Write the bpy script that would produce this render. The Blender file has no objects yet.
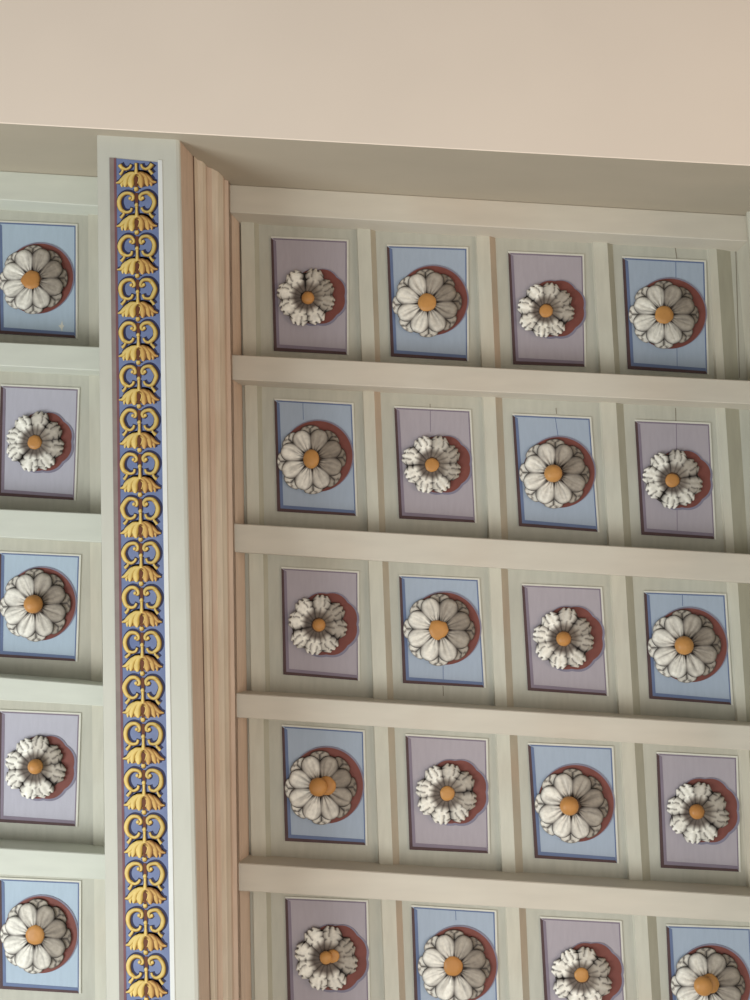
"""Coffered painted ceiling seen from below: x = right, y = towards the foot of the picture, z = up (metres)."""
import bpy, bmesh, math, random
from mathutils import Vector, Matrix

# surveyed plan of the ceiling, metres
CAM = [[0.998501, 0.0, 0.054734], [-0.004473, 0.996655, 0.081603], [-0.054551, -0.081726, 0.995161]]
PANELS = {
    'A1': [(-0.4869, -1.0615), (-0.2513, -1.0462), (-0.2504, -0.6919), (-0.4746, -0.7066)],
    'A2': [(-0.1278, -1.0287), (0.1159, -1.016), (0.1154, -0.6679), (-0.1156, -0.6847)],
    'A3': [(0.2427, -1.0008), (0.4665, -0.9867), (0.4674, -0.6459), (0.254, -0.6561)],
    'A4': [(0.5866, -0.979), (0.8299, -0.9613), (0.8294, -0.6197), (0.5958, -0.6376)],
    'B1': [(-0.4721, -0.5535), (-0.2351, -0.5373), (-0.2221, -0.1982), (-0.4601, -0.2128)],
    'B2': [(-0.1058, -0.5268), (0.1208, -0.5133), (0.135, -0.1769), (-0.0916, -0.1899)],
    'B3': [(0.2501, -0.5005), (0.4795, -0.4875), (0.4972, -0.1483), (0.2657, -0.166)],
    'B4': [(0.6138, -0.4788), (0.8306, -0.4672), (0.8371, -0.1261), (0.6257, -0.1394)],
    'C1': [(-0.4463, -0.0408), (-0.2173, -0.0275), (-0.2148, 0.2916), (-0.4382, 0.2751)],
    'C2': [(-0.0919, -0.0173), (0.1416, -0.0059), (0.1575, 0.3101), (-0.0816, 0.2985)],
    'C3': [(0.2722, 0.0095), (0.5023, 0.02), (0.5155, 0.3321), (0.2863, 0.3178)],
    'C4': [(0.6293, 0.0306), (0.8618, 0.0389), (0.8724, 0.3557), (0.6382, 0.3397)],
    'D1': [(-0.4415, 0.4272), (-0.2, 0.4417), (-0.1921, 0.7683), (-0.4292, 0.7598)],
    'D2': [(-0.0743, 0.4517), (0.1617, 0.4637), (0.1651, 0.7866), (-0.0631, 0.7793)],
    'D3': [(0.2844, 0.4741), (0.5262, 0.4824), (0.5354, 0.8086), (0.3, 0.7979)],
    'D4': [(0.6554, 0.4967), (0.8814, 0.5068), (0.8803, 0.8277), (0.6603, 0.8199)],
    'E1': [(-0.428, 0.9235), (-0.1899, 0.9301), (-0.1833, 1.2431), (-0.4177, 1.24)],
    'E2': [(-0.058, 0.9414), (0.1821, 0.9522), (0.1879, 1.2596), (-0.0488, 1.2539)],
    'E3': [(0.3133, 0.967), (0.5404, 0.975), (0.5506, 1.2869), (0.3259, 1.2784)],
    'E4': [(0.6718, 0.9826), (0.906, 0.9864), (0.9124, 1.2973), (0.6783, 1.292)],
    'A0': [(-1.3576, -1.1293), (-1.1037, -1.1129), (-1.0948, -0.7546), (-1.3432, -0.7723)],
    'B0': [(-1.3278, -0.6067), (-1.0839, -0.5931), (-1.0875, -0.2499), (-1.3262, -0.2649)],
    'C0': [(-1.3169, -0.0892), (-1.0671, -0.0781), (-1.0704, 0.2387), (-1.3151, 0.2262)],
    'D0': [(-1.3004, 0.3892), (-1.0554, 0.3979), (-1.0583, 0.7259), (-1.2981, 0.7159)],
    'E0': [(-1.2865, 0.8823), (-1.0433, 0.8885), (-1.0365, 1.2052), (-1.2744, 1.1975)],
}
ROSETTES = {
    'A1': ((-0.374, -0.871), 0.092, (0.0058, 0.0065), (-0.3416, -0.8736), 0.0858, 'small_ball'),
    'A2': ((-0.0054, -0.8464), 0.1063, (0.0001, -0.0013), (0.0099, -0.8555), 0.1078, 'disc'),
    'A3': ((0.352, -0.8193), 0.0869, (0.0016, 0.0034), (0.3821, -0.825), 0.0869, 'disc'),
    'A4': ((0.7044, -0.8001), 0.1042, (0.0002, 0.0017), (0.7224, -0.8045), 0.1072, 'disc'),
    'B1': ((-0.3559, -0.369), 0.1052, (-0.0002, -0.0007), (-0.3407, -0.3796), 0.1083, 'oval'),
    'B2': ((0.0061, -0.353), 0.0906, (0.0015, 0.003), (0.0362, -0.3528), 0.0861, 'disc'),
    'B3': ((0.3718, -0.322), 0.1045, (-0.0056, 0.0011), (0.3853, -0.3264), 0.106, 'ball'),
    'B4': ((0.7192, -0.302), 0.0888, (-0.0023, 0.0024), (0.7456, -0.3034), 0.0858, 'disc'),
    'C1': ((-0.3353, 0.1283), 0.0912, (0.0054, -0.001), (-0.3098, 0.1252), 0.0927, 'small_ball'),
    'C2': ((0.0261, 0.1407), 0.1066, (-0.0019, -0.0002), (0.0409, 0.1377), 0.1066, 'rough'),
    'C3': ((0.3926, 0.1661), 0.0908, (-0.0029, -0.0003), (0.4145, 0.1646), 0.0923, 'ball'),
    'C4': ((0.7408, 0.1869), 0.1059, (-0.0049, -0.0034), (0.7567, 0.1839), 0.1073, 'ball'),
    'D1': ((-0.3242, 0.6035), 0.1069, (-0.0026, -0.0067), (-0.3094, 0.5976), 0.1099, 'ball_disc'),
    'D2': ((0.0455, 0.6167), 0.0915, (0.0022, -0.0016), (0.0704, 0.6121), 0.0915, 'disc'),
    'D3': ((0.4069, 0.6469), 0.1062, (-0.0088, -0.0033), (0.4199, 0.641), 0.1091, 'ball'),
    'D4': ((0.766, 0.661), 0.0893, (-0.0051, -0.0046), (0.7903, 0.6564), 0.0907, 'ball'),
    'E1': ((-0.3059, 1.0888), 0.0934, (0.0031, -0.0086), (-0.2796, 1.0883), 0.092, 'ball_disc'),
    'E2': ((0.0643, 1.1066), 0.1049, (-0.0031, -0.0049), (0.0802, 1.1007), 0.1063, 'disc'),
    'E3': ((0.4277, 1.1256), 0.087, (-0.0003, -0.0067), (0.4562, 1.1195), 0.087, 'disc'),
    'E4': ((0.783, 1.1417), 0.1041, (-0.0169, -0.0071), (0.7971, 1.1386), 0.1055, 'ball_disc'),
    'A0': ((-1.2317, -0.9404), 0.1102, (-0.0062, 0.002), (-1.219, -0.945), 0.1118, 'rough'),
    'B0': ((-1.2108, -0.4291), 0.0939, (-0.0008, 0.0013), (-1.1888, -0.4305), 0.0908, 'disc'),
    'C0': ((-1.1967, 0.0698), 0.1103, (0.0009, -0.0035), (-1.1844, 0.0668), 0.1103, 'ball'),
    'D0': ((-1.1831, 0.554), 0.0947, (0.0059, -0.0058), (-1.1586, 0.5538), 0.0932, 'ball'),
    'E0': ((-1.1678, 1.0428), 0.1075, (-0.0004, -0.005), (-1.1558, 1.0397), 0.1104, 'disc'),
}
CHIP = (-1.1401, -0.791)
SOFFIT = [(-1.1635, -1.2456), (0.8357, -1.0794)]
BATTENS_R = [
    [[(-0.6016, -1.1905), (0.918, -1.0692)], [(-0.6006, -1.1128), (0.9158, -0.9942)]],
    [[(-0.5864, -0.6759), (0.9263, -0.5806)], [(-0.5855, -0.6004), (0.9242, -0.5119)]],
    [[(-0.5715, -0.1714), (0.9112, -0.0796)], [(-0.5705, -0.0877), (0.9087, 0.0028)]],
    [[(-0.56, 0.3215), (0.8967, 0.4022)], [(-0.5592, 0.3906), (0.8947, 0.4713)]],
    [[(-0.5487, 0.8005), (0.8827, 0.8684)], [(-0.5479, 0.8783), (0.8806, 0.9397)]],
]
BATTENS_L = [
    [[(-1.3115, -1.2505), (-1.0084, -1.2278)], [(-1.3089, -1.1668), (-1.0063, -1.14)]],
    [[(-1.295, -0.7233), (-0.9963, -0.7049)], [(-1.2927, -0.6511), (-0.9946, -0.6323)]],
    [[(-1.2791, -0.2169), (-0.9786, -0.202)], [(-1.2765, -0.1334), (-0.9767, -0.1179)]],
    [[(-1.2636, 0.2784), (-0.9642, 0.3)], [(-1.2615, 0.3451), (-0.9628, 0.3605)]],
    [[(-1.2482, 0.7686), (-0.9473, 0.7812)], [(-1.2459, 0.8436), (-0.9457, 0.853)]],
]
PROFILE = [
    ((-0.6828, -1.0361), (-0.6037, 1.036), 0.388),
    ((-0.6753, -1.0371), (-0.5954, 1.037), 0.385),
    ((-0.6725, -1.039), (-0.5939, 1.0389), 0.38),
    ((-0.6625, -1.0759), (-0.5874, 1.0759), 0.285),
    ((-0.6582, -1.0758), (-0.5847, 1.0759), 0.285),
    ((-0.6551, -1.0847), (-0.5856, 1.0849), 0.262),
    ((-0.6435, -1.0892), (-0.5814, 1.0895), 0.25),
    ((-0.639, -1.0961), (-0.5784, 1.0965), 0.232),
    ((-0.6386, -1.1028), (-0.5779, 1.1032), 0.215),
    ((-0.6276, -1.1064), (-0.5676, 1.1069), 0.205),
    ((-0.6144, -1.114), (-0.5578, 1.1145), 0.185),
    ((-0.607, -1.1275), (-0.5535, 1.1281), 0.15),
    ((-0.6063, -1.1373), (-0.5527, 1.1379), 0.125),
    ((-0.5972, -1.1398), (-0.5414, 1.1404), 0.118),
    ((-0.6, -1.1508), (-0.5438, 1.1514), 0.09),
    ((-0.5871, -1.1857), (-0.5253, 1.1862), 0.0),
]
BEAM_L = [(-0.9057, -1.0408), (-0.8354, 1.0409)]
PROFILE2 = [
    ((0.9791, -0.9599), (1.0686, 1.0001), 0.388),
    ((0.977, -0.963), (1.0671, 1.0032), 0.38),
    ((0.9757, -1.005), (1.0725, 1.047), 0.268),
    ((0.9605, -1.0121), (1.0593, 1.0543), 0.25),
    ((0.9617, -1.0252), (1.0625, 1.0679), 0.215),
    ((0.9332, -1.037), (1.035, 1.0803), 0.185),
    ((0.9361, -1.0595), (1.0411, 1.1036), 0.125),
    ((0.9241, -1.0624), (1.0303, 1.1066), 0.118),
    ((0.9288, -1.0728), (1.035, 1.1175), 0.09),
    ((0.9234, -1.1067), (1.0337, 1.1528), 0.0),
]
STRIP = [(-0.8694, -1.1585), (-0.7371, -1.1426), (-0.6652, 1.0619), (-0.7946, 1.0647)]
BELLS = [
    (-0.7956, -1.0947),
    (-0.7917, -0.9731),
    (-0.7878, -0.8522),
    (-0.784, -0.7325),
    (-0.7801, -0.6136),
    (-0.7763, -0.4945),
    (-0.7725, -0.3763),
    (-0.7687, -0.2574),
    (-0.7648, -0.1375),
    (-0.7611, -0.0211),
    (-0.7573, 0.0971),
    (-0.7536, 0.2131),
    (-0.7497, 0.3323),
    (-0.7459, 0.4509),
    (-0.7421, 0.5686),
    (-0.7383, 0.6875),
    (-0.7346, 0.8042),
    (-0.7308, 0.92),
    (-0.7271, 1.0361),
    (-0.7234, 1.1514),
]
RIBS = {
    (0, 0): [((-0.5814, -1.077), (-0.5705, -0.6985)), ((-0.5376, -1.0761), (-0.5272, -0.6979)), ((-0.5251, -1.0759), (-0.5148, -0.6978))],
    (1, 0): [((-0.5633, -0.5584), (-0.5528, -0.1903)), ((-0.5232, -0.558), (-0.5131, -0.1902)), ((-0.5109, -0.5579), (-0.5009, -0.1901))],
    (2, 0): [((-0.5457, -0.0481), (-0.5354, 0.3099)), ((-0.5, -0.0481), (-0.4903, 0.3096)), ((-0.4879, -0.0481), (-0.4782, 0.3095))],
    (3, 0): [((-0.5406, 0.4424), (-0.5305, 0.7908)), ((-0.4941, 0.442), (-0.4845, 0.7902)), ((-0.4806, 0.4419), (-0.4711, 0.79))],
    (4, 0): [((-0.5238, 0.914), (-0.5141, 1.2534)), ((-0.4824, 0.9133), (-0.473, 1.2525)), ((-0.4705, 0.9131), (-0.4613, 1.2522))],
    (0, 1): [((-0.2209, -1.0605), (-0.2064, -0.6846)), ((-0.1776, -1.0597), (-0.1636, -0.684)), ((-0.1622, -1.0594), (-0.1483, -0.6838))],
    (1, 1): [((-0.2018, -0.5456), (-0.1877, -0.18)), ((-0.1653, -0.5452), (-0.1516, -0.1799)), ((-0.147, -0.545), (-0.1335, -0.1798))],
    (2, 1): [((-0.1848, -0.0389), (-0.1711, 0.3166)), ((-0.1413, -0.0388), (-0.128, 0.3164)), ((-0.1233, -0.0388), (-0.1102, 0.3163))],
    (3, 1): [((-0.1682, 0.4481), (-0.1548, 0.794)), ((-0.1253, 0.4478), (-0.1124, 0.7934)), ((-0.1061, 0.4476), (-0.0933, 0.7931))],
    (4, 1): [((-0.1477, 0.9163), (-0.1347, 1.2531)), ((-0.1039, 0.9156), (-0.0913, 1.2521)), ((-0.0864, 0.9153), (-0.074, 1.2517))],
    (0, 2): [((0.1434, -1.044), (0.1563, -0.6708)), ((0.1861, -1.0432), (0.1985, -0.6703)), ((0.2044, -1.0429), (0.2166, -0.6701))],
    (1, 2): [((0.1603, -0.5328), (0.1728, -0.1699)), ((0.1994, -0.5324), (0.2115, -0.1697)), ((0.2204, -0.5322), (0.2323, -0.1697))],
    (2, 2): [((0.1737, -0.0297), (0.1859, 0.3233)), ((0.2107, -0.0297), (0.2226, 0.3231)), ((0.2315, -0.0297), (0.2431, 0.323))],
    (3, 2): [((0.1897, 0.4539), (0.2016, 0.7974)), ((0.2306, 0.4535), (0.2421, 0.7968)), ((0.254, 0.4533), (0.2652, 0.7965))],
    (4, 2): [((0.2111, 0.9188), (0.2227, 1.2533)), ((0.2515, 0.9181), (0.2626, 1.2523)), ((0.2716, 0.9177), (0.2825, 1.2519))],
    (0, 3): [((0.4951, -1.028), (0.5097, -0.6573)), ((0.5402, -1.0271), (0.5544, -0.6567)), ((0.5582, -1.0268), (0.5722, -0.6565))],
    (1, 3): [((0.51, -0.5203), (0.5243, -0.1598)), ((0.5574, -0.5198), (0.5712, -0.1597)), ((0.5811, -0.5196), (0.5947, -0.1596))],
    (2, 3): [((0.5302, -0.0206), (0.5441, 0.3299)), ((0.574, -0.0206), (0.5875, 0.3296)), ((0.5974, -0.0206), (0.6106, 0.3294))],
    (3, 3): [((0.5499, 0.4595), (0.5634, 0.8005)), ((0.5903, 0.4591), (0.6034, 0.8)), ((0.6162, 0.4589), (0.629, 0.7996))],
    (4, 3): [((0.575, 0.921), (0.588, 1.2531)), ((0.6147, 0.9203), (0.6274, 1.2522)), ((0.6431, 0.9199), (0.6555, 1.2515))],
    (0, 4): [((0.8378, -1.0122), (0.851, -0.644)), ((0.8645, -1.0117), (0.8774, -0.6437)), ((0.909, -1.0108), (0.9215, -0.6432))],
    (1, 4): [((0.8507, -0.508), (0.8636, -0.15)), ((0.8771, -0.5077), (0.8897, -0.1499)), ((0.921, -0.5073), (0.9331, -0.1498))],
    (2, 4): [((0.869, -0.0117), (0.8815, 0.3364)), ((0.8978, -0.0117), (0.9101, 0.3362)), ((0.9382, -0.0117), (0.95, 0.336))],
    (3, 4): [((0.8869, 0.4652), (0.8991, 0.804)), ((0.9153, 0.4649), (0.9272, 0.8036)), ((0.9551, 0.4646), (0.9666, 0.803))],
    (4, 4): [((0.9044, 0.9238), (0.9163, 1.2537)), ((0.9325, 0.9233), (0.9441, 1.253)), ((0.9718, 0.9226), (0.983, 1.2521))],
    (0, 5): [((-1.0644, -1.1314), (-1.0518, -0.7487)), ((-1.0261, -1.1307), (-1.014, -0.7482)), ((-1.0229, -1.1306), (-1.0108, -0.7481))],
    (1, 5): [((-1.0488, -0.6071), (-1.0365, -0.2349)), ((-1.011, -0.6067), (-0.9992, -0.2348)), ((-1.0079, -0.6067), (-0.9961, -0.2348))],
    (2, 5): [((-1.0334, -0.0912), (-1.0215, 0.2708)), ((-0.9962, -0.0911), (-0.9847, 0.2706)), ((-0.9931, -0.0911), (-0.9816, 0.2706))],
    (3, 5): [((-1.0156, 0.4047), (-1.004, 0.7569)), ((-0.9789, 0.4044), (-0.9677, 0.7565)), ((-0.9758, 0.4044), (-0.9646, 0.7564))],
    (4, 5): [((-0.9983, 0.8815), (-0.9871, 1.2245)), ((-0.9621, 0.8809), (-0.9512, 1.2237)), ((-0.9591, 0.8809), (-0.9483, 1.2236))],
}
CRACKS = [
    ((-0.5831, -1.1057), (-0.5756, -0.711)),
    ((0.9253, -1.0198), (0.9251, -0.6068)),
    ((0.1722, -0.3111), (0.1735, -0.125)),
    ((0.7452, -1.0139), (0.7501, -0.9704)),
    ((0.3807, -0.5215), (0.3819, -0.5033)),
    ((0.037, 0.3066), (0.0383, 0.3359)),
    ((0.0024, -0.5374), (0.0032, -0.5129)),
    ((0.7347, -0.5181), (0.735, -0.4699)),
]
PANEL_CRACKS = {
    'A4': [(0.7455, -0.9643), (0.7418, -0.6271)],
    'B4': [(0.735, -0.4699), (0.7298, -0.1326)],
    'B2': [(0.0032, -0.519), (0.0035, -0.4518)],
    'B3': [(0.3773, -0.4942), (0.3854, -0.4335)],
    'C2': [(0.0374, 0.2393), (0.0379, 0.3037)],
    'B1': [(-0.3845, -0.5474), (-0.3826, -0.4919)],
    'E2': [(0.0697, 0.9494), (0.0709, 0.9775)],
    'C4': [(0.7402, 0.0352), (0.7402, 0.0703)],
}

H = 4.5          # height of the coffered boards above the floor
EYE = 1.5        # camera height
BEAM_W, SOFFIT_W, BATTEN_W = .388, .43, .092     # how far each hangs below the boards
rng = random.Random(7)
COL = bpy.context.scene.collection
PI = math.pi

# ------------------------------------------------------------------ materials
def s2l(c):
    return tuple(((v/12.92) if v <= .04045 else ((v+.055)/1.055)**2.4) for v in (x/255. for x in c)) + (1.,)

def paint(name, rgb, var=.06, scale=6., rough=.6, bump=.05, grain=(1, 1, 1), patch=None, pf=.3, attr=None):
    """old brushed paint: object-space noise drives value, a large patch noise drives a second tint, small bump"""
    m = bpy.data.materials.new(name); m.use_nodes = True
    nt = m.node_tree; N = nt.nodes; L = nt.links
    b = N['Principled BSDF']; b.inputs['Roughness'].default_value = rough
    b.inputs['Specular IOR Level'].default_value = .25
    tc = N.new('ShaderNodeTexCoord'); mp = N.new('ShaderNodeMapping'); mp.inputs['Scale'].default_value = grain
    geo = N.new('ShaderNodeNewGeometry')
    L.new(geo.outputs['Position'], mp.inputs['Vector'])
    n1 = N.new('ShaderNodeTexNoise'); n1.inputs['Scale'].default_value = scale; n1.inputs['Detail'].default_value = 6
    L.new(mp.outputs[0], n1.inputs['Vector'])
    mr = N.new('ShaderNodeMapRange'); mr.inputs[1].default_value = .3; mr.inputs[2].default_value = .7
    mr.inputs[3].default_value = 1-var; mr.inputs[4].default_value = 1+var
    L.new(n1.outputs['Fac'], mr.inputs[0])
    if attr:
        base = N.new('ShaderNodeVertexColor'); base.layer_name = attr; src = base.outputs['Color']
    else:
        base = N.new('ShaderNodeRGB'); base.outputs[0].default_value = s2l(rgb); src = base.outputs[0]
    if patch:
        n2 = N.new('ShaderNodeTexNoise'); n2.inputs['Scale'].default_value = 2.3; n2.inputs['Detail'].default_value = 3
        L.new(geo.outputs['Position'], n2.inputs['Vector'])
        r2 = N.new('ShaderNodeMapRange'); r2.inputs[1].default_value = .42; r2.inputs[2].default_value = .66
        r2.inputs[3].default_value = 0; r2.inputs[4].default_value = pf; L.new(n2.outputs['Fac'], r2.inputs[0])
        mx = N.new('ShaderNodeMix'); mx.data_type = 'RGBA'
        L.new(r2.outputs[0], mx.inputs['Factor']); L.new(src, mx.inputs[6]); mx.inputs[7].default_value = s2l(patch)
        src = mx.outputs[2]
    hs = N.new('ShaderNodeVectorMath'); hs.operation = 'SCALE'
    L.new(src, hs.inputs[0]); L.new(mr.outputs[0], hs.inputs['Scale'])
    L.new(hs.outputs[0], b.inputs['Base Color'])
    if bump:
        bp = N.new('ShaderNodeBump'); bp.inputs['Strength'].default_value = bump; bp.inputs['Distance'].default_value = .01
        L.new(n1.outputs['Fac'], bp.inputs['Height']); L.new(bp.outputs[0], b.inputs['Normal'])
    return m

GR = (7, 1.2, 3)
M = {
 'board':   paint('ceiling_board_paint', (182, 181, 168), .05, 9, grain=GR, patch=(176, 166, 146), pf=.35),
 'batten':  paint('batten_paint', (203, 196, 181), .035, 5, grain=(1.2, 6, 3), patch=(196, 182, 164), pf=.5),
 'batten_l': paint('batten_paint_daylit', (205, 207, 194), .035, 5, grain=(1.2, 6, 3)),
 'rib':     paint('rib_paint', (197, 195, 180), .05, 8, grain=GR, patch=(190, 176, 154), pf=.4),
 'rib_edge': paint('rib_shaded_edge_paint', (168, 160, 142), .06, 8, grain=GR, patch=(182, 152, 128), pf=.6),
 'rib_edge_g': paint('rib_grey_shaded_edge', (166, 162, 144), .06, 8, grain=GR),  # sloped right edge of the rib, its shade put into the colour
 'beam':    paint('beam_paint', (200, 200, 188), .035, 6, grain=(4, 1, 4)),
 'mould':   paint('moulding_paint', (204, 182, 162), .07, 11, grain=(9, .8, 9), patch=(192, 162, 138), pf=.5, bump=.12),
 'mould_b': paint('moulding_paint_light', (216, 202, 182), .07, 11, grain=(9, .8, 9), patch=(196, 168, 140), pf=.5, bump=.12),
 'joint':   paint('moulding_joint', (120, 98, 82), .25, 14, grain=(9, .8, 9)),
 'plaster': paint('soffit_plaster', (240, 225, 208), .02, 2.5, rough=.8, bump=.03),
 'fascia':  paint('downstand_shaded_side', (176, 166, 148), .03, 3, grain=(1, 3, 3)),  # darker than the plaster: the shade on this face is in the colour
 'blue':    paint('panel_pale_blue', (160, 172, 187), .03, 14, grain=GR),
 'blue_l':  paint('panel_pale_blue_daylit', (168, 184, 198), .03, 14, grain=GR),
 'lilac':   paint('panel_lilac', (166, 158, 164), .03, 14, grain=GR),
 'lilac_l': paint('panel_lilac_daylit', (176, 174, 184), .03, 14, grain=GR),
 'blue_ln': paint('panel_deep_blue_line', (100, 114, 146), .06, 20),
 'lil_ln':  paint('panel_mauve_line', (128, 117, 130), .06, 20),
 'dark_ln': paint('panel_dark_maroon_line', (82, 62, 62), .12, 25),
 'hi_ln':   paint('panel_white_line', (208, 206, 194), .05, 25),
 'shadow':  paint('red_shadow_paint', (118, 68, 60), .12, 22),
 'shadow2': paint('mauve_shadow_paint', (126, 122, 138), .08, 22),
 'char':    paint('charcoal_paint', (44, 38, 34), .2, 40),
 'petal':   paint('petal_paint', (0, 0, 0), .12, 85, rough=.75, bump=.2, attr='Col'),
 'knob':    paint('orange_knob_paint', (192, 140, 80), .08, 35, rough=.4, patch=(170, 110, 56), pf=.5),
 'gold':    paint('gold_ochre_paint', (0, 0, 0), .08, 50, rough=.55, bump=.05, attr='Col'),
 'navy':    paint('navy_shadow_paint', (46, 48, 76), .1, 40),
 'brown':   paint('red_brown_paint', (104, 62, 42), .1, 40),
 'strip':   paint('strip_blue_paint', (118, 130, 164), .09, 30, patch=(98, 116, 160), pf=.5),
 'maroon':  paint('strip_maroon_line', (122, 84, 88), .08, 30),
 'taupe':   paint('strip_taupe_line', (140, 128, 122), .08, 30),
 'white':   paint('strip_white_line', (224, 226, 222), .03, 20),
 'char_brown': paint('dark_brown_paint', (92, 70, 54), .15, 40),
 'seam':    paint('board_seam', (128, 120, 106), .1, 30),
}

# ------------------------------------------------------------------ object helpers
def mesh_obj(name, verts, faces, mats, parent=None, loc=(0, 0, 0), fm=None, cols=None, smooth=False):
    me = bpy.data.meshes.new(name)
    me.from_pydata([tuple(v) for v in verts], [], faces)
    for m in (mats if isinstance(mats, (list, tuple)) else [mats]): me.materials.append(m)
    if fm:
        for p, k in zip(me.polygons, fm): p.material_index = k
    if cols:
        a = me.color_attributes.new('Col', 'FLOAT_COLOR', 'POINT')
        for i, c in enumerate(cols): a.data[i].color = c
    if smooth:
        for p in me.polygons: p.use_smooth = True
    me.validate(); me.update()
    bm = bmesh.new(); bm.from_mesh(me); bmesh.ops.recalc_face_normals(bm, faces=bm.faces); bm.to_mesh(me); bm.free()
    o = bpy.data.objects.new(name, me); COL.objects.link(o)
    o.location = loc
    if parent: o.parent = parent
    return o

def empty(name, loc):
    o = bpy.data.objects.new(name, None); COL.objects.link(o); o.location = loc
    o.empty_display_size = .05
    return o

def tag(o, label, cat, group=None):
    o['label'] = label; o['category'] = cat
    if group: o['group'] = group
    return o

class MB:
    """collects simple shapes into ONE mesh"""
    def __init__(s): s.v = []; s.f = []; s.m = []; s.c = []
    def prism(s, pts, z0, z1, m=0):
        n = len(pts); b = len(s.v)
        s.v += [(x, y, z0) for x, y in pts] + [(x, y, z1) for x, y in pts]
        s.f += [tuple(range(b, b+n)), tuple(range(b+n, b+2*n))] + [(b+i, b+(i+1) % n, b+n+(i+1) % n, b+n+i) for i in range(n)]
        s.m += [m]*(n+2)
    def hull(s, low, high, m=0, sides=None):
        """prism between two equally long 3D loops"""
        n = len(low); b = len(s.v); s.v += list(low)+list(high)
        s.f += [tuple(range(b, b+n)), tuple(range(b+n, b+2*n))] + [(b+i, b+(i+1) % n, b+n+(i+1) % n, b+n+i) for i in range(n)]
        s.m += [m, m] + (sides or [m]*n)
    def build(s, name, mats, parent=None, loc=(0, 0, 0), smooth=False, rel=True):
        v = [(a-loc[0], b-loc[1], c-loc[2]) for a, b, c in s.v] if rel else s.v
        return mesh_obj(name, v, s.f, mats, parent, loc if not parent else (0, 0, 0), s.m, s.c or None, smooth)

def lerp(a, b, t): return tuple(p+(q-p)*t for p, q in zip(a, b))
def cross_pt(a, b, c, d):
    """where line ab meets line cd (2D)"""
    x1, y1 = a; x2, y2 = b; x3, y3 = c; x4, y4 = d
    den = (x1-x2)*(y3-y4)-(y1-y2)*(x3-x4)
    p = x1*y2-y1*x2; q = x3*y4-y3*x4
    return ((p*(x3-x4)-(x1-x2)*q)/den, (p*(y3-y4)-(y1-y2)*q)/den)
def ext(a, b, t0, t1): return lerp(a, b, t0), lerp(a, b, t1)

# ------------------------------------------------------------------ setting: boards and plaster soffit
SA, SB = SOFFIT
YEND = 1.62
b = MB()
s0, s1 = ext(SA, SB, -.45, 1.5)
b.prism([s0, s1, (s1[0], YEND), (s0[0], YEND)], H, H+.04, 0)
for (a, c) in CRACKS:
    w = .0011
    b.prism([(a[0]-w, a[1]), (a[0]+w, a[1]), (c[0]+w, c[1]), (c[0]-w, c[1])], H-.0006, H+.001, 1)
o = b.build('ceiling', [M['board'], M['seam']]); o['kind'] = 'structure'

b = MB()
w = .012
nx, ny = (SB[1]-SA[1]), -(SB[0]-SA[0]); nl = math.hypot(nx, ny); nx /= nl; ny /= nl     # away from the coffers
def off(p, d): return (p[0]+nx*d, p[1]+ny*d)
low = [(*off(s0, .002), H-SOFFIT_W), (*off(s1, .002), H-SOFFIT_W), (*off(s1, 1.6), H-SOFFIT_W), (*off(s0, 1.6), H-SOFFIT_W)]
mid = [(*s0, H-SOFFIT_W+.002), (*s1, H-SOFFIT_W+.002), (*off(s1, 1.6), H-SOFFIT_W+.002), (*off(s0, 1.6), H-SOFFIT_W+.002)]
top = [(x, y, H+.04) for x, y, z in mid]
b.hull(low, mid); b.hull(mid, top, 0, [1, 0, 0, 0])
o = b.build('trim_1', [M['plaster'], M['fascia']]); o['kind'] = 'structure'

# ------------------------------------------------------------------ ribs, battens
ROWN = ['top', 'second', 'third', 'fourth', 'bottom']
def rowcoffer(i): return ROWN[i]+' row'
COLN = {0: 'left of the gilded beam', 1: 'first right of the gilded beam', 2: 'second right of the gilded beam',
        3: 'third right of the gilded beam', 4: 'rightmost'}

def side_line(prof, w):
    """the plan line of a beam's moulded side where a piece hanging w below the boards meets it"""
    for k in range(len(prof)-1):
        (a0, b0, w0), (a1, b1, w1) = prof[k], prof[k+1]
        if w0 >= w >= w1 and w0 != w1:
            t = (w0-w)/(w0-w1); return lerp(a0, a1, t), lerp(b0, b1, t)
    return prof[-1][0], prof[-1][1]

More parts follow.
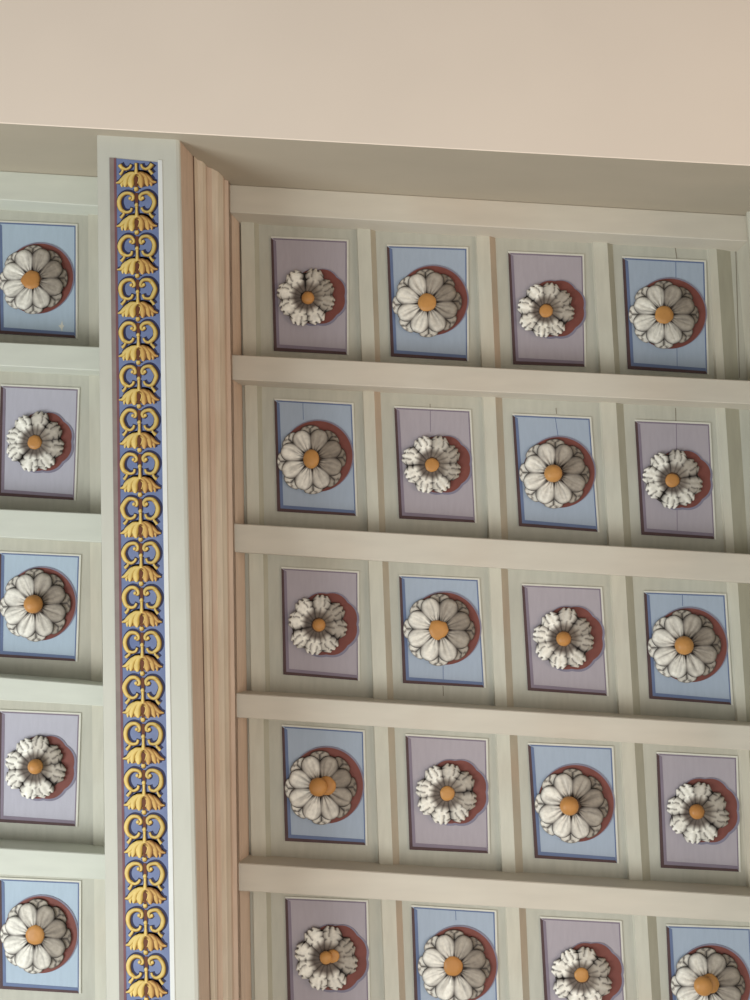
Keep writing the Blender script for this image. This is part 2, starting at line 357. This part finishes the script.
bl_line = (BEAM_L[0], BEAM_L[1])
def batten(lines, left, i):
    (ta, tb), (ba, bb) = lines
    if left:
        e0 = [lerp(ta, tb, -.55), lerp(ba, bb, -.55)]
        e1 = [cross_pt(ta, tb, *bl_line), cross_pt(ba, bb, *bl_line)]
        pts = [e0[0], e1[0], e1[1], e0[1]]
    else:
        sl = side_line(PROFILE, BATTEN_W); sr = side_line(PROFILE2, BATTEN_W)
        pts = [cross_pt(ta, tb, *sl), cross_pt(ta, tb, *sr), cross_pt(ba, bb, *sr), cross_pt(ba, bb, *sl)]
    if i == 0:      # the border batten lies against the plaster
        pts[0] = cross_pt(SA, SB, pts[0], pts[3]); pts[1] = cross_pt(SA, SB, pts[1], pts[2])
    cxm = sum(p[0] for p in pts)/4; cym = sum(p[1] for p in pts)/4
    mb = MB(); e = .0025
    def inset(p, s): return (p[0], p[1]+s)
    low = [(*inset(pts[0], e), H-BATTEN_W), (*inset(pts[1], e), H-BATTEN_W), (*inset(pts[2], -e), H-BATTEN_W), (*inset(pts[3], -e), H-BATTEN_W)]
    mid = [(*p, H-BATTEN_W+e) for p in pts]
    top = [(*p, H) for p in pts]
    mb.hull(low, mid); mb.hull(mid, top)
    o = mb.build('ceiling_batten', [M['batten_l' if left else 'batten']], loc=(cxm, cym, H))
    side = 'left of gilded beam' if left else 'right of gilded beam'
    if i == 0: lb = 'cream border batten against the plaster soffit, '+side
    else: lb = 'cream cross batten between %s and %s panel rows, %s' % (ROWN[i-1], ROWN[i], side)
    tag(o, lb, 'batten', 'cream cross battens over the ceiling boards')
    return pts
BR = [batten(l, False, i) for i, l in enumerate(BATTENS_R)]
BL = [batten(l, True, i) for i, l in enumerate(BATTENS_L)]

RIBD = .012
def rib(i, j, t):
    side = BL if j == 5 else BR
    up = side[i]; dn = side[i+1] if i < 4 else None
    def clip(ln, k):
        a, c = ln
        p = cross_pt(a, c, up[3], up[2])
        q = cross_pt(a, c, dn[0], dn[1]) if dn else cross_pt(a, c, (up[3][0], up[3][1]+.56), (up[2][0], up[2][1]+.56))
        return p, q
    (l0, l1), (m0, m1), (r0, r1) = [clip(x, 0) for x in t]
    z1 = H-RIBD; mb = MB(); e = .003
    loc = ((l0[0]+r1[0])/2, (l0[1]+l1[1])/2, H)
    # cross section: square left arris, flat face, sloped right edge
    A = [(*l0, H), (l0[0]+e, l0[1], z1), (*m0, z1), (*r0, H)]
    B = [(*l1, H), (l1[0]+e, l1[1], z1), (*m1, z1), (*r1, H)]
    mb.hull(A, B, 0, [0, 0, 1, 0])
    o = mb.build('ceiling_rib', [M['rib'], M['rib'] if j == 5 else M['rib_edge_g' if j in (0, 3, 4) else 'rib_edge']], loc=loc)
    nm = {0: 'beside the gilded beam moulding', 1: 'between first and second panels right of beam', 2: 'between second and third panels right of beam',
          3: 'between third and fourth panels right of beam', 4: 'right of the rightmost panel', 5: 'touching the left side of the gilded beam'}[j]
    tag(o, 'thin cream rib %s, %s row' % (nm, ROWN[i]), 'rib', 'thin vertical ribs between the panels')
for (i, j), t in RIBS.items(): rib(i, j, t)

# ------------------------------------------------------------------ the blue and gold beam
def beam_run(prof, close_pts, name, mat, parent, loc, fm=None):
    """sweep the profile from the plaster soffit face to past the far end"""
    v = []; f = []
    rows = []
    for (a, c, w) in prof:
        p = cross_pt(a, c, SA, SB); q = lerp(a, c, 1.2)
        rows.append(((p[0], p[1], H-w), (q[0], q[1], H-w)))
    for p, q in rows:
        v += [tuple(p[k]-loc[k] for k in range(3)), tuple(q[k]-loc[k] for k in range(3))]
    n = len(rows)
    f = [(2*i, 2*i+1, 2*i+3, 2*i+2) for i in range(n-1)] + [(2*n-2, 2*n-1, 1, 0)]
    f += [tuple(range(0, 2*n, 2)), tuple(range(1, 2*n, 2))]
    return mesh_obj(name, v, f, mat, parent, fm=[(fm or {}).get(i, 0) for i in range(len(f))])
bloc = (-.77, 0, H)
beam = empty('painted_beam', bloc)
tag(beam, 'deep cream ceiling beam with a blue strip of gold scrolls down its underside', 'beam')
L0, L1 = BEAM_L
core = [(L0, L1, 0.), (L0, L1, BEAM_W-.01), ((L0[0]+.004, L0[1]), (L1[0]+.004, L1[1]), BEAM_W)] + [PROFILE[0], PROFILE[1], PROFILE[2], ((PROFILE[2][0][0], PROFILE[2][0][1]), PROFILE[2][1], 0.)]
beam_run(core, None, 'beam_core', M['beam'], beam, bloc)
def member(k0, k1, mats, fm):
    """one moulding member between profile points k0..k1, boxed back to the boards"""
    run = [(PROFILE[k0][0], PROFILE[k0][1], 0.)]+PROFILE[k0:k1+1]+[(PROFILE[k1][0], PROFILE[k1][1], 0.)]
    return beam_run(run, None, 'side_moulding', mats, beam, bloc, fm=fm)
MM = [M['mould'], M['mould_b'], M['joint']]
member(2, 5, MM, {1: 0, 2: 2, 3: 1})
member(5, 9, MM, {1: 1, 2: 1, 3: 0, 4: 0})
member(9, 13, MM, {1: 1, 2: 1, 3: 0, 4: 0})
member(13, 15, MM, {1: 2, 2: 0})

# right-hand beam, only its moulded side in view
b2 = empty('ceiling_beam', (1.2, 0, H))
tag(b2, 'cream moulded beam side at the top right edge, plain and unpainted', 'beam')
pr2 = PROFILE2
far = [((p[0]+.22, p[1]), (q[0]+.22, q[1]), w) for p, q, w in (pr2[0],)]
beam_run([(far[0][0], far[0][1], 0.), (far[0][0], far[0][1], BEAM_W)]+pr2[:3]+[(pr2[2][0], pr2[2][1], 0.)], None, 'beam_core', M['beam'], b2, (1.2, 0, H))
beam_run([(pr2[2][0], pr2[2][1], 0.)]+pr2[2:], None, 'side_moulding', M['rib'], b2, (1.2, 0, H))

# painted strip: blue field with taupe and maroon lines at the left, white line at the right
zb = H-BEAM_W
tl, tr, br_, bl_ = STRIP
def sp(u, v, q=(tl, tr, br_, bl_)):
    return lerp(lerp(q[0], q[1], u), lerp(q[3], q[2], u), v)
VE = 1.1
def band(mb, u0, u1, v0, v1, z0, z1, m):
    mb.prism([sp(u0, v0), sp(u1, v0), sp(u1, v1), sp(u0, v1)], z0, z1, m)
mb = MB()
band(mb, .05, 1., 0, VE, zb, zb-.0015, 0)
band(mb, -.02, .075, 0, VE, zb, zb-.0018, 1)
band(mb, .075, .125, 0, VE, zb, zb-.0021, 2)
band(mb, 1., 1.09, -.003, VE, zb, zb-.0018, 3)
strip = mb.build('painted_strip', [M['strip'], M['taupe'], M['maroon'], M['white']], beam, loc=bloc)
strip['label'] = 'blue painted strip with maroon line at left and white line at right'

def lin(c, k=1.): r = s2l(c); return (r[0]*k, r[1]*k, r[2]*k, 1)
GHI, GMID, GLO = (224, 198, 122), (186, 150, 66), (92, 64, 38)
def bez(pts, n):
    """Catmull-Rom through (x,y,r)"""
    out = []
    P = [pts[0]]+list(pts)+[pts[-1]]
    for i in range(1, len(P)-2):
        for k in range(n):
            t = k/n; a, b_, c, d = P[i-1], P[i], P[i+1], P[i+2]
            out.append(tuple(.5*((2*b_[j])+(-a[j]+c[j])*t+(2*a[j]-5*b_[j]+4*c[j]-d[j])*t*t+(-a[j]+3*b_[j]-3*c[j]+d[j])*t**3) for j in range(3)))
    out.append(tuple(pts[-1])); return out
def tube(mb, pts, base=0., hk=.75, n=4, m=0, flat=False, grow=0., dx=0., dy=0., tone=1.):
    """half-round raised stroke"""
    q = bez(pts, n); ns = 7; b0 = len(mb.v)
    for i, (x, y, r) in enumerate(q):
        a = q[max(i-1, 0)]; c = q[min(i+1, len(q)-1)]
        tx, ty = c[0]-a[0], c[1]-a[1]; l = math.hypot(tx, ty) or 1; px, py = -ty/l, tx/l
        r = max(r+grow, .2)
        for k in range(ns):
            th = PI*k/(ns-1); cc = math.cos(th); ss = math.sin(th)
            mb.v.append((x+dx+px*r*cc, y+dy+py*r*cc, -(base+(.6 if flat else r*hk*ss))))
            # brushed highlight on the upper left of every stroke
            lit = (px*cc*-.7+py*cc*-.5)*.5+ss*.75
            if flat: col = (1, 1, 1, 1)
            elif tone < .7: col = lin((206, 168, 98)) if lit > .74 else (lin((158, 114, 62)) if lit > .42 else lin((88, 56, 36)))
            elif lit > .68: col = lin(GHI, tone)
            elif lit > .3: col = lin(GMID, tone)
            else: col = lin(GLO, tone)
            mb.c.append(col)
    for i in range(len(q)-1):
        for k in range(ns-1):
            v = b0+i*ns+k; mb.f.append((v, v+1, v+ns+1, v+ns)); mb.m.append(m)
    for e in (b0, b0+(len(q)-1)*ns):
        mb.f.append(tuple(range(e, e+ns))); mb.m.append(m)
def blob(mb, x, y, rx, ry, hk=.7, m=0, tone=1., base=0):
    b0 = len(mb.v); n = 12
    for ring in range(4):
        t = ring/3; rr = math.cos(t*PI/2*.98)
        for k in range(n):
            a = 2*PI*k/n; mb.v.append((x+rx*rr*math.cos(a), y+ry*rr*math.sin(a), -(base+min(rx, ry)*hk*math.sin(t*PI/2))))
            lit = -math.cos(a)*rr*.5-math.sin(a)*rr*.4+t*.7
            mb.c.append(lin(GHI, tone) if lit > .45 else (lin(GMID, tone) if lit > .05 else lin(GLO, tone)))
    for ring in range(3):
        for k in range(n):
            a = b0+ring*n+k; c = b0+ring*n+(k+1) % n; mb.f.append((a, c, c+n, a+n)); mb.m.append(m)
    mb.f.append(tuple(range(b0+3*n, b0+4*n))); mb.m.append(m)

# strokes in hundredths of a motif: origin at the bead, y grows towards the bell
SCROLL = [(-62, 92, 9), (-48, 112, 13), (-33, 98, 15), (-38, 66, 16), (-70, 44, 17), (-118, 46, 19), (-160, 84, 21), (-178, 138, 22), (-166, 192, 21), (-136, 228, 18), (-98, 240, 14), (-64, 224, 13), (-50, 192, 12)]
CURL = [(-128, 226, 12), (-134, 256, 12), (-152, 280, 14), (-166, 296, 16)]
STEM = [(0, 178, 17), (0, 215, 14), (0, 250, 18), (0, 290, 24)]
PET = [[(-6, 284, 14), (-32, 300, 26), (-50, 345, 35), (-50, 390, 33), (-48, 430, 12)],
       [(-14, 284, 14), (-62, 296, 25), (-98, 336, 31), (-110, 386, 26), (-118, 424, 9)],
       [(-26, 288, 13), (-88, 304, 22), (-130, 342, 25), (-160, 372, 20), (-204, 382, 6)],
       [(-120, 350, 14), (-146, 386, 18), (-150, 424, 5)]]
def mir(p): return [(-x, y, r) for x, y, r in p]
def motif(sc, k, cut=None):
    j = lambda p: [(x+rng.uniform(-3, 3), y+rng.uniform(-3, 3), r*rng.uniform(.93, 1.07)) for x, y, r in p]
    mb = MB()
    groups = [('g', SCROLL), ('g', CURL)]+[('p', p) for p in reversed(PET)]
    for kind, p in groups:
        if cut: p = [q for q in p if q[1] > cut]
        for sgn in (1, -1):
            pts = j([(x, y, r*1.14) for x, y, r in (p if sgn == 1 else mir(p))]); tn = 1. if sgn == 1 else .86
            # navy painted shadow under the stroke, shifted up and to the right
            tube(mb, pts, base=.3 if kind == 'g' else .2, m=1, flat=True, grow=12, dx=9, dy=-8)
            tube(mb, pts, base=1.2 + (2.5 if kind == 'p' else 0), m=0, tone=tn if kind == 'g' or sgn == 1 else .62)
    # leaf ground that joins the lobes of the bell
    b0 = len(mb.v); out = [(0, 272), (40, 276), (90, 296), (136, 336), (168, 366), (150, 392), (110, 398), (100, 425), (60, 412), (48, 432), (0, 400)]
    out = out+[(-x, y) for x, y in reversed(out[1:-1])]
    for x, y in out: mb.v.append((x, y, -2.2)); mb.c.append(lin(GLO if x > 0 else (164, 120, 58)))
    mb.f.append(tuple(range(b0, b0+len(out)))); mb.m.append(0)
    if cut is None:
        for sg in (-1, 1): blob(mb, sg*64, 96, 19, 20, base=5, tone=1.05)
        mb2 = [(-2, 40, 15), (0, 80, 17), (0, 130, 15), (0, 160, 12)]
        tube(mb, mb2, base=.8, m=2, flat=True); tube(mb, mb2, base=.1, m=1, flat=True, grow=14)
        blob(mb, 0, 166, 21, 24, base=3)
        blob(mb, 0, 0, 26, 30, base=3); 
        tube(mb, [(4, -6, 30), (6, 8, 34)], base=.1, m=1, flat=True, grow=8)
    tube(mb, STEM, base=2, m=0)
    tube(mb, STEM, base=.2, m=1, flat=True, grow=10, dx=6)
    tube(mb, [(0, 316, 17), (1, 345, 23), (0, 380, 15), (0, 428, 12)], base=24, m=2, flat=True)
    tube(mb, [(12, 312, 5), (30, 330, 7), (26, 362, 6), (14, 392, 4)], base=24, m=0)
    mb.v = [(x*sc, y*sc, z*sc*.38) for x, y, z in mb.v]
    mb.c = [c if len(c) == 4 else (*c, 1) for c in mb.c]
    return mb
u_s = []
for k, (bx, by) in enumerate(BELLS):
    nb = BELLS[k+1] if k < len(BELLS)-1 else (bx+.0085, by+(by-BELLS[k-1][1]))
    pitch = (by-BELLS[k-1][1]) if k else (nb[1]-by)
    sc = pitch/445.*1.0
    oy = by-pitch*(350/445.)
    cut = 166 if k == 0 else None
    mb = motif(sc, k, cut)
    # lean each motif along the beam
    ln = .033
    mb.v = [(x+bx-(by-(y+oy))*ln-bloc[0], y+oy-bloc[1], z+zb-.0015-bloc[2]) for x, y, z in mb.v]
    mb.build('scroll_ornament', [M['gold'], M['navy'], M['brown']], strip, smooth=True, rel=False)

# ------------------------------------------------------------------ painted panels
def bil(q, u, v): return lerp(lerp(q[0], q[1], u), lerp(q[3], q[2], u), v)
FEAT = {}
def is_blue(k): return (('ABCDE'.index(k[0])+int(k[1])) % 2 == 0) 
def panel(k):
    q = PANELS[k]; i = 'ABCDE'.index(k[0]); j = int(k[1]); blue = is_blue(k)
    c = bil(q, .5, .5); loc = (c[0], c[1], H)
    root = empty('painted_panel', loc)
    colr = 'pale blue' if blue else 'lilac'
    tag(root, '%s painted ceiling panel, %s, %s' % (colr, COLN[j], rowcoffer(i)), 'panel', 'painted ceiling panels')
    z = H
    du, dv = 1/78., 1/113.
    def quad(mb, pts, d, m=0): mb.prism([bil(q, *p) for p in pts], z, z-d, m)
    f = MB(); quad(f, [(0, 0), (1, 0), (1, 1), (0, 1)], .0030)
    if k in PANEL_CRACKS:
        a, cc = PANEL_CRACKS[k]; w = .0009
        f.prism([(a[0]-w, a[1]), (a[0]+w, a[1]), (cc[0]+w, cc[1]), (cc[0]-w, cc[1])], z, z-.0034, 1)
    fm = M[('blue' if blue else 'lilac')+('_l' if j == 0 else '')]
    f.build('panel_field', [fm, M['blue_ln' if blue else 'lil_ln']], root, loc=loc)
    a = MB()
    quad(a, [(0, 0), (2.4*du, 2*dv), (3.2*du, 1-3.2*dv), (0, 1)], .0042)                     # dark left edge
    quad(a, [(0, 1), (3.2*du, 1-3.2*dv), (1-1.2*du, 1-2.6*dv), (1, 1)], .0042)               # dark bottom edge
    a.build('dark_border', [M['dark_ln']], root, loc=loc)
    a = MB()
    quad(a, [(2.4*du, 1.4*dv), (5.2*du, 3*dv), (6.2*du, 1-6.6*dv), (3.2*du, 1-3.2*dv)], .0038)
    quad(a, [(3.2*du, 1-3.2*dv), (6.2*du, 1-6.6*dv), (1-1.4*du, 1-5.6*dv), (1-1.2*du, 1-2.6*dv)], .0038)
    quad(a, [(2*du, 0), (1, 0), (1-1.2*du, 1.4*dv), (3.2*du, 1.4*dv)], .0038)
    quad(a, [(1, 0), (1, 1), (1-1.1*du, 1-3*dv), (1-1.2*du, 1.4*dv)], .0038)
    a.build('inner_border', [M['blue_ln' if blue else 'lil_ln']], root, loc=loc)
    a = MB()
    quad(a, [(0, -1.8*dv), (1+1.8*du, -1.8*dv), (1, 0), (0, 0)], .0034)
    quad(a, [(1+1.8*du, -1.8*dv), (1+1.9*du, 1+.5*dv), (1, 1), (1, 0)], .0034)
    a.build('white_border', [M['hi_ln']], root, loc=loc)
    if k == 'A0':      # flaked white chip near the lower right corner
        a = MB(); pc = CHIP
        a.prism([(pc[0]+dx_, pc[1]+dy_) for dx_, dy_ in ((-.010, -.004), (-.003, -.006), (.001, -.020), (.004, -.006), (.009, -.002), (.004, .003), (.002, .016), (-.003, .005))], z, z-.0034)
        a.build('paint_chip', [M['hi_ln']], root, loc=loc)
    # rosette's cast shadow painted dark red on the panel, lobed on the lilac ones
    C, R, K, S, RS_, typ = ROSETTES[k]
    n = 72
    def ring(r, dx, dy, lob, ph=0.):
        return [(S[0]+dx+r*(1+lob*abs(math.sin(4*t+ph)))*math.cos(t), S[1]+dy+r*(1+lob*abs(math.sin(4*t+ph)))*math.sin(t)) for t in (2*PI*x/n for x in range(n))]
    a = MB(); lob = 0 if blue else .06
    a.prism(ring(RS_*(1. if blue else .97), 0, 0, lob), z, z-.0052, 0)
    sh = MB(); sh.prism(ring(RS_*(1.02 if blue else 1.02), .002, -.002 if blue else .002, lob), z, z-.0048, 0)  # mauve fringe painted as the soft edge of that shadow
    sh.build('shadow_fringe', [M['shadow2']], a.build('shadow_disc', [M['shadow']], root, loc=loc), loc=loc, rel=True).location = (0, 0, 0)
    return root
for k in PANELS: panel(k)

# ------------------------------------------------------------------ rosettes
CREAM, SHADE_GREY, DARKP = (242, 238, 226), (132, 120, 106), (34, 28, 26)
def mixc(a, b, t): t = max(0, min(1, t)); return tuple(x+(y-x)*t for x, y in zip(a, b))
def petal(parent, name, R, ang, kind, light, seed, z0):
    """one carved petal lying along +x of its own frame, then turned to ang; root at the rosette centre"""
    r = random.Random(seed)
    v = []; f = []; c = []
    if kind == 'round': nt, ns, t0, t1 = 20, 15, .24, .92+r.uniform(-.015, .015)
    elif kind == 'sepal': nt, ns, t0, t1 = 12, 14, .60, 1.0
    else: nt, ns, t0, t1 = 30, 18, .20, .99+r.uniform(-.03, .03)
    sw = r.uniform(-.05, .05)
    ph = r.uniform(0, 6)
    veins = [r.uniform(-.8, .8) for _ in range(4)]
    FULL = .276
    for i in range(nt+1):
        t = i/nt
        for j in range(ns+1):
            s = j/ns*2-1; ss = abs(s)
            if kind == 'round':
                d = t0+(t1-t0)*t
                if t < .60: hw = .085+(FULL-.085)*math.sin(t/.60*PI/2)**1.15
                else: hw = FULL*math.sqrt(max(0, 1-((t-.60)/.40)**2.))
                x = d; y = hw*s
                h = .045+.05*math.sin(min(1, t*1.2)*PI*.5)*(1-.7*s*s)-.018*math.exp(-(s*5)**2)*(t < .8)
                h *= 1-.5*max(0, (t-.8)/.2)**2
                col = mixc(CREAM, SHADE_GREY, 1-light)
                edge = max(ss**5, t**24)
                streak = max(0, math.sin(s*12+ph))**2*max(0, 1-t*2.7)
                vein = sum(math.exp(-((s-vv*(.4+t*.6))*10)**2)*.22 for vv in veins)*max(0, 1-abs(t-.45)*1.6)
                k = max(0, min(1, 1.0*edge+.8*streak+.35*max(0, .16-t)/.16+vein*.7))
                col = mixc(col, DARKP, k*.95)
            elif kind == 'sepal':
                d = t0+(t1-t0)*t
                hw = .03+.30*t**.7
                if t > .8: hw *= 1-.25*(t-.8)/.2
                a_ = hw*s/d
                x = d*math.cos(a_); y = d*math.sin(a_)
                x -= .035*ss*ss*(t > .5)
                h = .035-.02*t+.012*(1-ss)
                col = mixc(CREAM, SHADE_GREY, 1-light*.95)
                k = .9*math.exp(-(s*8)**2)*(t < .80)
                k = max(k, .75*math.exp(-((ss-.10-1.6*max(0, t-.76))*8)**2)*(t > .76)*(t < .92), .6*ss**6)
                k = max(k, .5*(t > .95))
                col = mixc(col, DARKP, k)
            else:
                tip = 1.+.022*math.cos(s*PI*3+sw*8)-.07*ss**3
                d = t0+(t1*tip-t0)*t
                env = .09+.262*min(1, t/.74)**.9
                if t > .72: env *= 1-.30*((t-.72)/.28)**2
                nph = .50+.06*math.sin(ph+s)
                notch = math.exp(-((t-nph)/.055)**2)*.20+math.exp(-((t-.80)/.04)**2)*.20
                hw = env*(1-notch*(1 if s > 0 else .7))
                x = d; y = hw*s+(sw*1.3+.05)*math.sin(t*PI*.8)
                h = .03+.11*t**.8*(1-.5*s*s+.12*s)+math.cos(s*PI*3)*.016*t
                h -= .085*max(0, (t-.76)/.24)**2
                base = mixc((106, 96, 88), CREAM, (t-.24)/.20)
                col = mixc(base, mixc(CREAM, SHADE_GREY, .95), (1-light)*1.0)
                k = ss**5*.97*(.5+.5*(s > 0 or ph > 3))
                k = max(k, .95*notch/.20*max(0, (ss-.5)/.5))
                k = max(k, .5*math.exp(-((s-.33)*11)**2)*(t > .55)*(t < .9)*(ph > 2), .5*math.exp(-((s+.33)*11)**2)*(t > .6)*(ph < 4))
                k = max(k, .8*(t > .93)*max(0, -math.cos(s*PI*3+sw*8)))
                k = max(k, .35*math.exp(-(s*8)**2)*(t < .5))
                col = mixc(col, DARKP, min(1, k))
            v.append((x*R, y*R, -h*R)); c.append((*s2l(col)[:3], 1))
    w = ns+1
    for i in range(nt):
        for j in range(ns):
            a = i*w+j; f.append((a, a+1, a+w+1, a+w))
    # thickness: a rim going back towards the panel
    rim = [i*w for i in range(nt+1)]+[nt*w+j for j in range(1, ns+1)]+[i*w+ns for i in range(nt-1, -1, -1)]+[j for j in range(ns-1, 0, -1)]
    b0 = len(v)
    for q in rim: x, y, z = v[q]; v.append((x*.985, y*.95, z+.035*R if z < -.036*R else 0.)); c.append((*s2l(DARKP)[:3], 1))
    n = len(rim)
    for i in range(n): f.append((rim[i], rim[(i+1) % n], b0+(i+1) % n, b0+i))
    ca, sa = math.cos(ang), math.sin(ang)
    v = [(x*ca-y*sa, x*sa+y*ca, z-z0) for x, y, z in v]
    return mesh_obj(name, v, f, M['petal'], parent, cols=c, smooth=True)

def disc_mesh(name, r, z0, z1, mat, parent, wob=0., n=32, cx=0, cy=0, seed=0, dome=0.):
    rr = random.Random(seed); ph = [rr.uniform(0, 6) for _ in range(3)]
    prof = [(1., z0), (1., z1*.7+z0*.3), (.93, z1), (.5, z1+dome*.7), (.0001, z1+dome)]
    v = []; f = []
    for pr, zz in prof:
        for k in range(n):
            a = 2*PI*k/n; w = 1+wob*(math.sin(3*a+ph[0])+.6*math.sin(5*a+ph[1])+.5*math.sin(8*a+ph[2]))
            v.append((cx+r*pr*w*math.cos(a), cy+r*pr*w*math.sin(a), -zz))
    for i in range(len(prof)-1):
        for k in range(n):
            a = i*n+k; b_ = i*n+(k+1) % n; f.append((a, b_, b_+n, a+n))
    f.append(tuple(range(n)))
    return mesh_obj(name, v, f, mat, parent, smooth=True)

def ball_mesh(name, r, z0, mat, parent, cx, cy, sx=1., sy=1., tall=1.):
    """turned knob: short neck, round head with a flattened tip"""
    prof = [(.0, .0), (.62, .0), (.66, .12), (.80, .22), (.95, .45), (1., .72), (.96, 1.0), (.84, 1.26), (.62, 1.48), (.34, 1.60), (.0, 1.63)]
    n = 28; v = []; f = []
    for pr, zz in prof:
        for k in range(n):
            a = 2*PI*k/n; v.append((cx+max(pr, .001)*r*sx*math.cos(a), cy+max(pr, .001)*r*sy*math.sin(a), -(z0+zz*r*tall)))
    for i in range(len(prof)-1):
        for k in range(n):
            a = i*n+k; b_ = i*n+(k+1) % n; f.append((a, b_, b_+n, a+n))
    return mesh_obj(name, v, f, mat, parent, smooth=True)

KN = {'disc': 'flat orange disc', 'rough': 'worn orange disc', 'ball': 'round orange knob', 'small_ball': 'small orange knob',
      'ball_disc': 'knob over orange disc', 'oval': 'oval orange boss'}
def rosette(k):
    C, R, K, S, RS_, typ = ROSETTES[k]; i = 'ABCDE'.index(k[0]); j = int(k[1]); blue = is_blue(k)
    R *= 1.0 if blue else .985
    z = H-.0052
    root = empty('ceiling_rosette', (C[0], C[1], z))
    lb = ('round-petalled rosette, %s, blue panel' if blue else 'ragged-leaf rosette, %s, lilac panel') % KN[typ]
    pos = {0: 'left of the gilded beam', 1: 'first right of the beam', 2: 'second right of the beam', 3: 'third right of the beam', 4: 'rightmost'}[j]
    tag(root, lb+', %s, %s row' % (pos, ROWN[i]), 'rosette', 'rosettes on the ceiling panels')
    sd = i*31+j*7
    disc_mesh('backing', R*(.90 if blue else .86), 0, .003, M['char'], root, wob=.01, seed=sd)
    rot0 = rng.uniform(-.06, .06)
    ld = (-.93, .36)      # painted light side; petals facing away are coloured as in shade
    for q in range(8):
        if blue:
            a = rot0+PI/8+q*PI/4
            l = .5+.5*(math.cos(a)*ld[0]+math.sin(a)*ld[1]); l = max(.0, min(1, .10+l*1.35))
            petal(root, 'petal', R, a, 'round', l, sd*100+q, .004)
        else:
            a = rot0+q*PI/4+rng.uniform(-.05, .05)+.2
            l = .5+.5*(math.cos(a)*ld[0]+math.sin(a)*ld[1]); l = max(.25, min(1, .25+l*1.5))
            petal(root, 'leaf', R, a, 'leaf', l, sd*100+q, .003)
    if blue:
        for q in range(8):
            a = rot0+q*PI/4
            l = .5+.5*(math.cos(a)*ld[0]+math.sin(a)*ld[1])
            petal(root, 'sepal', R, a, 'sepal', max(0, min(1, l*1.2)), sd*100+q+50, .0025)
    kx, ky = K
    if typ == 'disc': disc_mesh('knob', R*(.265 if blue else .235), 0, .012, M['knob'], root, .02, cx=kx, cy=ky, seed=sd, dome=.002)
    elif typ == 'rough': disc_mesh('knob', R*.27, 0, .012, M['knob'], root, .055, cx=kx, cy=ky, seed=sd, dome=.002)
    elif typ == 'oval': ball_mesh('knob', R*.25, .004, M['knob'], root, kx, ky, .92, 1.12, .55)
    elif typ == 'small_ball': ball_mesh('knob', R*.215, .004, M['knob'], root, kx, ky, tall=.9)
    elif typ == 'ball': ball_mesh('knob', R*(.255 if blue else .24), .004, M['knob'], root, kx, ky, tall=.9)
    else:
        s = .26 if blue else .2
        disc_mesh('disc', R*s, 0, .0155, M['knob'], root, .02, cx=kx+R*.19, cy=ky, seed=sd)
        ball_mesh('knob', R*s*.98, .014, M['knob'], root, kx-.002, ky, tall=.75)
    disc_mesh('collar', R*(.33 if blue else .30), 0, .0065, M['char_brown'], root, .03, cx=kx+R*.03, cy=ky, seed=sd+1)

for k in ROSETTES: rosette(k)

# ------------------------------------------------------------------ light
def area(name, loc, target, sx, sy, power, rgb):
    l = bpy.data.lights.new(name, 'AREA'); l.shape = 'RECTANGLE'; l.size = sx; l.size_y = sy; l.energy = power; l.color = rgb
    o = bpy.data.objects.new(name, l); COL.objects.link(o); o.location = loc
    d = Vector(target)-Vector(loc); o.rotation_euler = d.to_track_quat('-Z', 'Y').to_euler()
    return o
# cool daylight from windows to the left, warm light bounced from the right, and the bright floor below
area('window_daylight', (-3.7, 2.2, 1.6), (-.3, 1.0, H), 2.6, 2.2, 165, (.93, .98, 1.0))
area('warm_bounce', (4.6, .5, 1.6), (-.4, .4, H), 3.0, 2.5, 84, (1.0, .79, .62))
area('floor_bounce', (.3, 2.2, .05), (0, 1.6, H), 4., 4., 86, (1.0, .98, .94))
WORLD_RGB, WORLD_S = (1.0, .98, .94), .20
w = bpy.data.worlds.new('world'); bpy.context.scene.world = w; w.use_nodes = True
bg = w.node_tree.nodes['Background']; bg.inputs[0].default_value = (*WORLD_RGB, 1); bg.inputs[1].default_value = WORLD_S

# ------------------------------------------------------------------ camera
cam = bpy.data.cameras.new('camera'); co = bpy.data.objects.new('camera', cam); COL.objects.link(co)
Rm = Matrix(CAM)                      # rows: image right, image down, view direction
right, down, fwd = Rm[0], Rm[1], Rm[2]
m3 = Matrix((right, -down, -fwd)).transposed()
co.matrix_world = Matrix.Translation((0, 0, EYE)) @ m3.to_4x4()
cam.sensor_fit = 'VERTICAL'; cam.sensor_height = 24.; cam.lens = 24.*1000./1000.
cam.clip_start = .05
sc_ = bpy.context.scene; sc_.camera = co
sc_.view_settings.view_transform = 'Standard'; sc_.view_settings.look = 'None'; sc_.view_settings.exposure = .06; sc_.view_settings.gamma = 1
